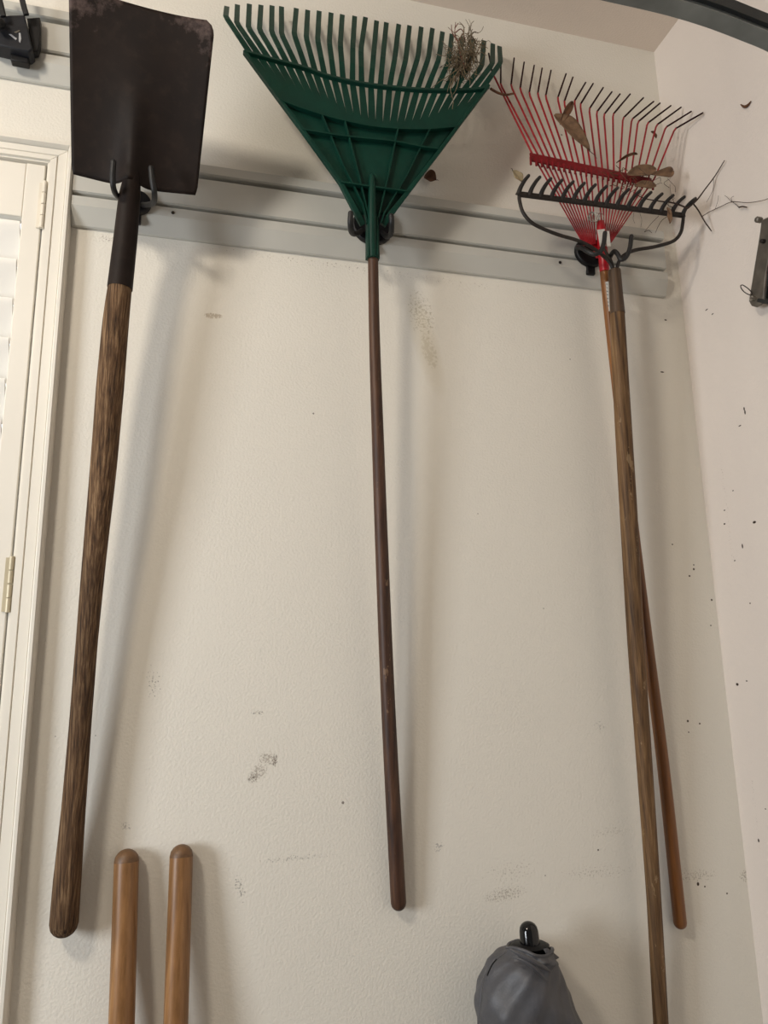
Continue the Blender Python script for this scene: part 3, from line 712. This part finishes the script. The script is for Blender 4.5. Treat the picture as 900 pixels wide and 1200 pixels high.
def bagf(s, t):
    T = min(t/.5, 1); v, l, r, hd = bagring(T)
    L = P(l, v, .085); Rr = P(r, v, .085); c = (L+Rr)/2; hw = (Rr-L).length/2
    if t > .5:
        k = (t-.5)/.5; c = c.lerp(Vector((c.x, D-.085, 0.005)), k); hw *= 1-.35*k; hd *= 1-.35*k
    a = 2*PI*s
    fold = .0040*math.sin(3*a+9*t+1)+.0035*math.sin(5*a-22*t)+.0022*math.sin(11*a+30*t) + .004*math.exp(-((math.sin((a-1.2-8*t)/2))/.12)**2)
    fold *= min(1, T*5+.3)
    hd = min(hd, .078); 
    y = -math.sin(a)*(hd+fold)
    return Vector((c.x-math.cos(a)*(hw+fold*.6), c.y+y, c.z+ (.008*math.sin(a*1+.6)+.004*math.sin(3*a))*(1 if t < .02 else max(0, 1-T*6))))
obj('bag_body', MB().grid(bagf, 72, 70), M['grey'], e, solid=.0015, angle=80)
# turned-over hem and its folds
hm = MB()
ring = [bagf(s/48, .006)+Vector((0, 0, .0)) for s in range(49)]
hm.tube(ring, .0032, 8)
hm.tube(smooth_path([P(597, 1112, .150), P(608, 1118, .160), P(622, 1125, .166), P(636, 1133, .160), P(645, 1138, .150)], 5), [.0016+.0032*math.sin(PI*i/20) for i in range(21)], 8)
hm.tube(smooth_path([P(600, 1121, .152), P(616, 1127, .165), P(630, 1138, .166), P(641, 1150, .158)], 5), [.001+.003*math.sin(PI*i/15) for i in range(16)], 8)
obj('hem', hm, M['grey'], e)
tg = MB().add([P(637, 1112, .13), P(642, 1111, .128), P(655, 1122, .115), P(652, 1124, .115), P(645, 1127, .13)], [(0, 1, 2, 3, 4)])
obj('fabric_flap', tg, M['grey'], e, solid=.002)
obj('fold_shade', MB().tube(smooth_path([P(582, 1124, .15), P(577, 1130, .155), P(573, 1138, .155), P(571, 1143, .15)], 5), .0012, 8), M['black'], e)  # thin black tube standing in for the shade of a fabric fold

# ------------------------------------------------------------------ black bracket top left
e = empty('utility_bracket', P(20, 40, .03), 'black bracket with a grey triangle emblem, clipped on the upper left rail', 'bracket')
b = MB()
fr_ = [(-12, 18), (29, 17), (38, 57), (34, 61), (-12, 50)]
front = [P(u, v, .062) for u, v in fr_]; backp = [Vector((p.x, D-.026, p.z)) for p in front]
n = 5
b.add(front+backp, [list(range(n)), [9, 8, 7, 6, 5]]+[(i, (i+1) % n, n+(i+1) % n, n+i) for i in range(n)])
obj('housing', b, M['charcoal'], e, bevel=.003)
obj('side_wing', MB().prism([P(31, 21, .045), P(47, 20, .045), P(46.5, 52, .045), P(44, 60, .045), P(38, 61, .045)], (0, .018, 0)), M['black'], e, bevel=.002)
obj('locking_tab', MB().prism([P(12, 58, .045), P(34, 62, .045), P(33, 74, .045), P(12, 70, .045)], (0, .018, 0)), M['black'], e, bevel=.002)
em = MB()
for pp in ([(10.5, 40), (13, 39.8), (19.6, 45), (18.5, 46.6)], [(22, 38.5), (24, 38.5), (24.8, 45), (23.5, 50), (22, 48)]):
    em.prism([P(u, v, .0632) for u, v in pp], (0, .003, 0))
obj('emblem', em, M['emblem'], e, smooth=False)
obj('emblem', MB().prism([P(u, v, .0632) for u, v in [(16.5, 37.6), (22.5, 35), (23.5, 36.4), (19, 38.6)]], (0, .003, 0)), M['steel'], e, smooth=False)
for pts in ([(31, 18, .066), (27.5, 6, .07), (24.5, -8, .075), (20, -30, .08)], [(4, 20, .078), (1, 6, .082), (-3, -10, .085), (-7, -30, .09)]):
    obj('arm', MB().ribbon(smooth_path([P(*p) for p in pts], 4), .0115, .007, (1, 0, 0)), M['black'], e, bevel=.002)
obj('knob', MB().tube([P(0, 27, .072), P(0, 27, .086)], [.011, .010], 16, dome=True), M['black'], e)

# ------------------------------------------------------------------ steel bracket on the right wall
e = empty('steel_bracket', S(888, 310, 0), 'grey steel bracket with a wire ring, bolted to the right wall', 'bracket')
def SP(u, v, d=.03): return S(u, v, d)
# long flat arm with a rounded lower end
ol = [(892, 258), (905, 252), (903, 290), (897.6, 318), (894, 352), (890.5, 357.5), (885.5, 360), (880.5, 358.5), (877.4, 353), (879.5, 340), (884, 312), (890.5, 272)]
b = MB().prism([SP(u, v) for u, v in ol], (.006, 0, 0)); obj('flat_arm', b, M['steel'], e, bevel=.0015)
obj('backing_channel', MB().prism([SP(u, v, .022) for u, v in [(903, 258), (925, 252), (915, 356), (895, 355)]], (.023, 0, 0)), M['trackdark'], e, bevel=.001)
obj('bright_edge', MB().prism([SP(u, v, .031) for u, v in [(898.6, 312), (899.8, 312), (895.8, 352), (894.4, 352)]], (.004, 0, 0)), M['silver'], e, smooth=False)
def bolt(u, v, r, d0=.028, d1=.038, mt='steel'):
    a = SP(u, v, d0); c = SP(u, v, d0); c.x = XC-d1; obj('bolt', MB().tube([a, c, c+Vector((-.002, 0, 0))], [r, r, r*.6], 6 if mt == 'steel' else 14), M[mt], e)
bolt(891.8, 258, .0065, .022, .034); bolt(896.8, 283, .0045, mt='iron'); bolt(885, 350, .0055, mt='silver'); bolt(885, 350, .0028, .038, .046, 'steel')
rg = MB(); c = SP(874, 339.5, .036); R0 = (SP(874, 349, .036)-c).length
u1 = Vector((0, .75, .66)).normalized(); u2 = Vector((-.5, -.5, .6)).normalized()
ctr = [SP(*q_, .036) for q_ in [(868, 334.5), (868.5, 337.5), (872, 342), (877, 345), (880.5, 345.5), (881, 343), (877, 338.5), (873, 335.5), (870, 334)]]
rg.tube(smooth_path(ctr+[ctr[0]], 5), .0011, 8); obj('ring', rg, M['iron'], e)
obj('cross_arm', MB().tube([SP(890, 352, .026), SP(925, 357, .026)], .006, 12), M['trackdark'], e)

# ------------------------------------------------------------------ garage door track, curving in front of the corner
TD = .80
e = empty('garage_door_track', P(800, 20, TD), 'dark grey curved metal garage door track below the ceiling corner', 'door track')
low = [(560, -33), (640, -15.5), (705, .5), (750, 10.5), (790, 20.5), (830, 33), (868, 47.5), (900, 61), (940, 84), (985, 118), (1030, 165), (1065, 225), (1085, 300), (1098, 400)]
c = smooth_path([P(*p, TD) for p in low], 5)
print('track z', c[0].z, c[-1].z, 'x', c[0].x, c[-1].x, 'yd', D-TD)
def offset_strip(pts, inn, y0, y1, th):            # strip following the curve, offset upward in its own plane
    mb = MB(); vs = []; n = len(pts)
    for i in range(n):
        t = (pts[min(i+1, n-1)]-pts[max(i-1, 0)]).normalized(); nn = Vector((-t.z, 0, t.x))
        a = pts[i]+nn*inn; b_ = pts[i]+nn*(inn+th)
        vs += [(a.x, y0, a.z), (a.x, y1, a.z), (b_.x, y1, b_.z), (b_.x, y0, b_.z)]
    fs = [(i*4+k, i*4+(k+1) % 4, (i+1)*4+(k+1) % 4, (i+1)*4+k) for i in range(n-1) for k in range(4)]+[(3, 2, 1, 0), tuple((n-1)*4+k for k in range(4))]
    return mb.add(vs, fs)
yf = D-TD
yn = yf-.024
obj('lower_lip', offset_strip(c, 0, yn, yf, .002), M['track'], e, angle=30)
o = offset_strip(c, .002, yn+.004, yn+.006, .009); obj('web', o, M['track'], e, angle=30)
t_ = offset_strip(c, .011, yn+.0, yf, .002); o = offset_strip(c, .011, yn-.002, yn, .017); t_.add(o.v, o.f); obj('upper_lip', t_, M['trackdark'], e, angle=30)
obj('hanger_strap', MB().box((c[0].x+.01, yf+.006, c[0].z+.01), (c[0].x+.035, yf+.009, ZC+.001)), M['track'], e)

# ------------------------------------------------------------------ light
def area(name, loc, target, size, sy, power, col):
    l = bpy.data.lights.new(name, 'AREA'); l.shape = 'RECTANGLE'; l.size = size; l.size_y = sy; l.energy = power; l.color = col
    o = bpy.data.objects.new(name, l); COL.objects.link(o); o.location = loc
    o.rotation_euler = (Vector(target)-Vector(loc)).to_track_quat('-Z', 'Y').to_euler(); return o
area('ceiling_lamp', (-1.25, -.15, ZC-.08), (-.1, D, 1.7), .32, .32, 29, (1, .90, .76))
area('doorway_daylight', (-2.35, .05, 1.65), (0, D, 1.5), .62, .95, 52, (.90, .95, 1))
area('window_daylight', ((XW+OPL)/2-.1, D+.9, 2.3), ((XW+OPL)/2, D, 1.7), 1.4, 1.6, 20, (.95, .98, 1))
wd_ = bpy.data.worlds.new('world'); SC.world = wd_; wd_.use_nodes = True
wd_.node_tree.nodes['Background'].inputs[0].default_value = (1, .95, .89, 1); wd_.node_tree.nodes['Background'].inputs[1].default_value = .17

SC.view_settings.view_transform = 'Standard'; SC.view_settings.look = 'None'
SC.view_settings.exposure = 0.0; SC.view_settings.gamma = 1; SC.view_settings.use_curve_mapping = False
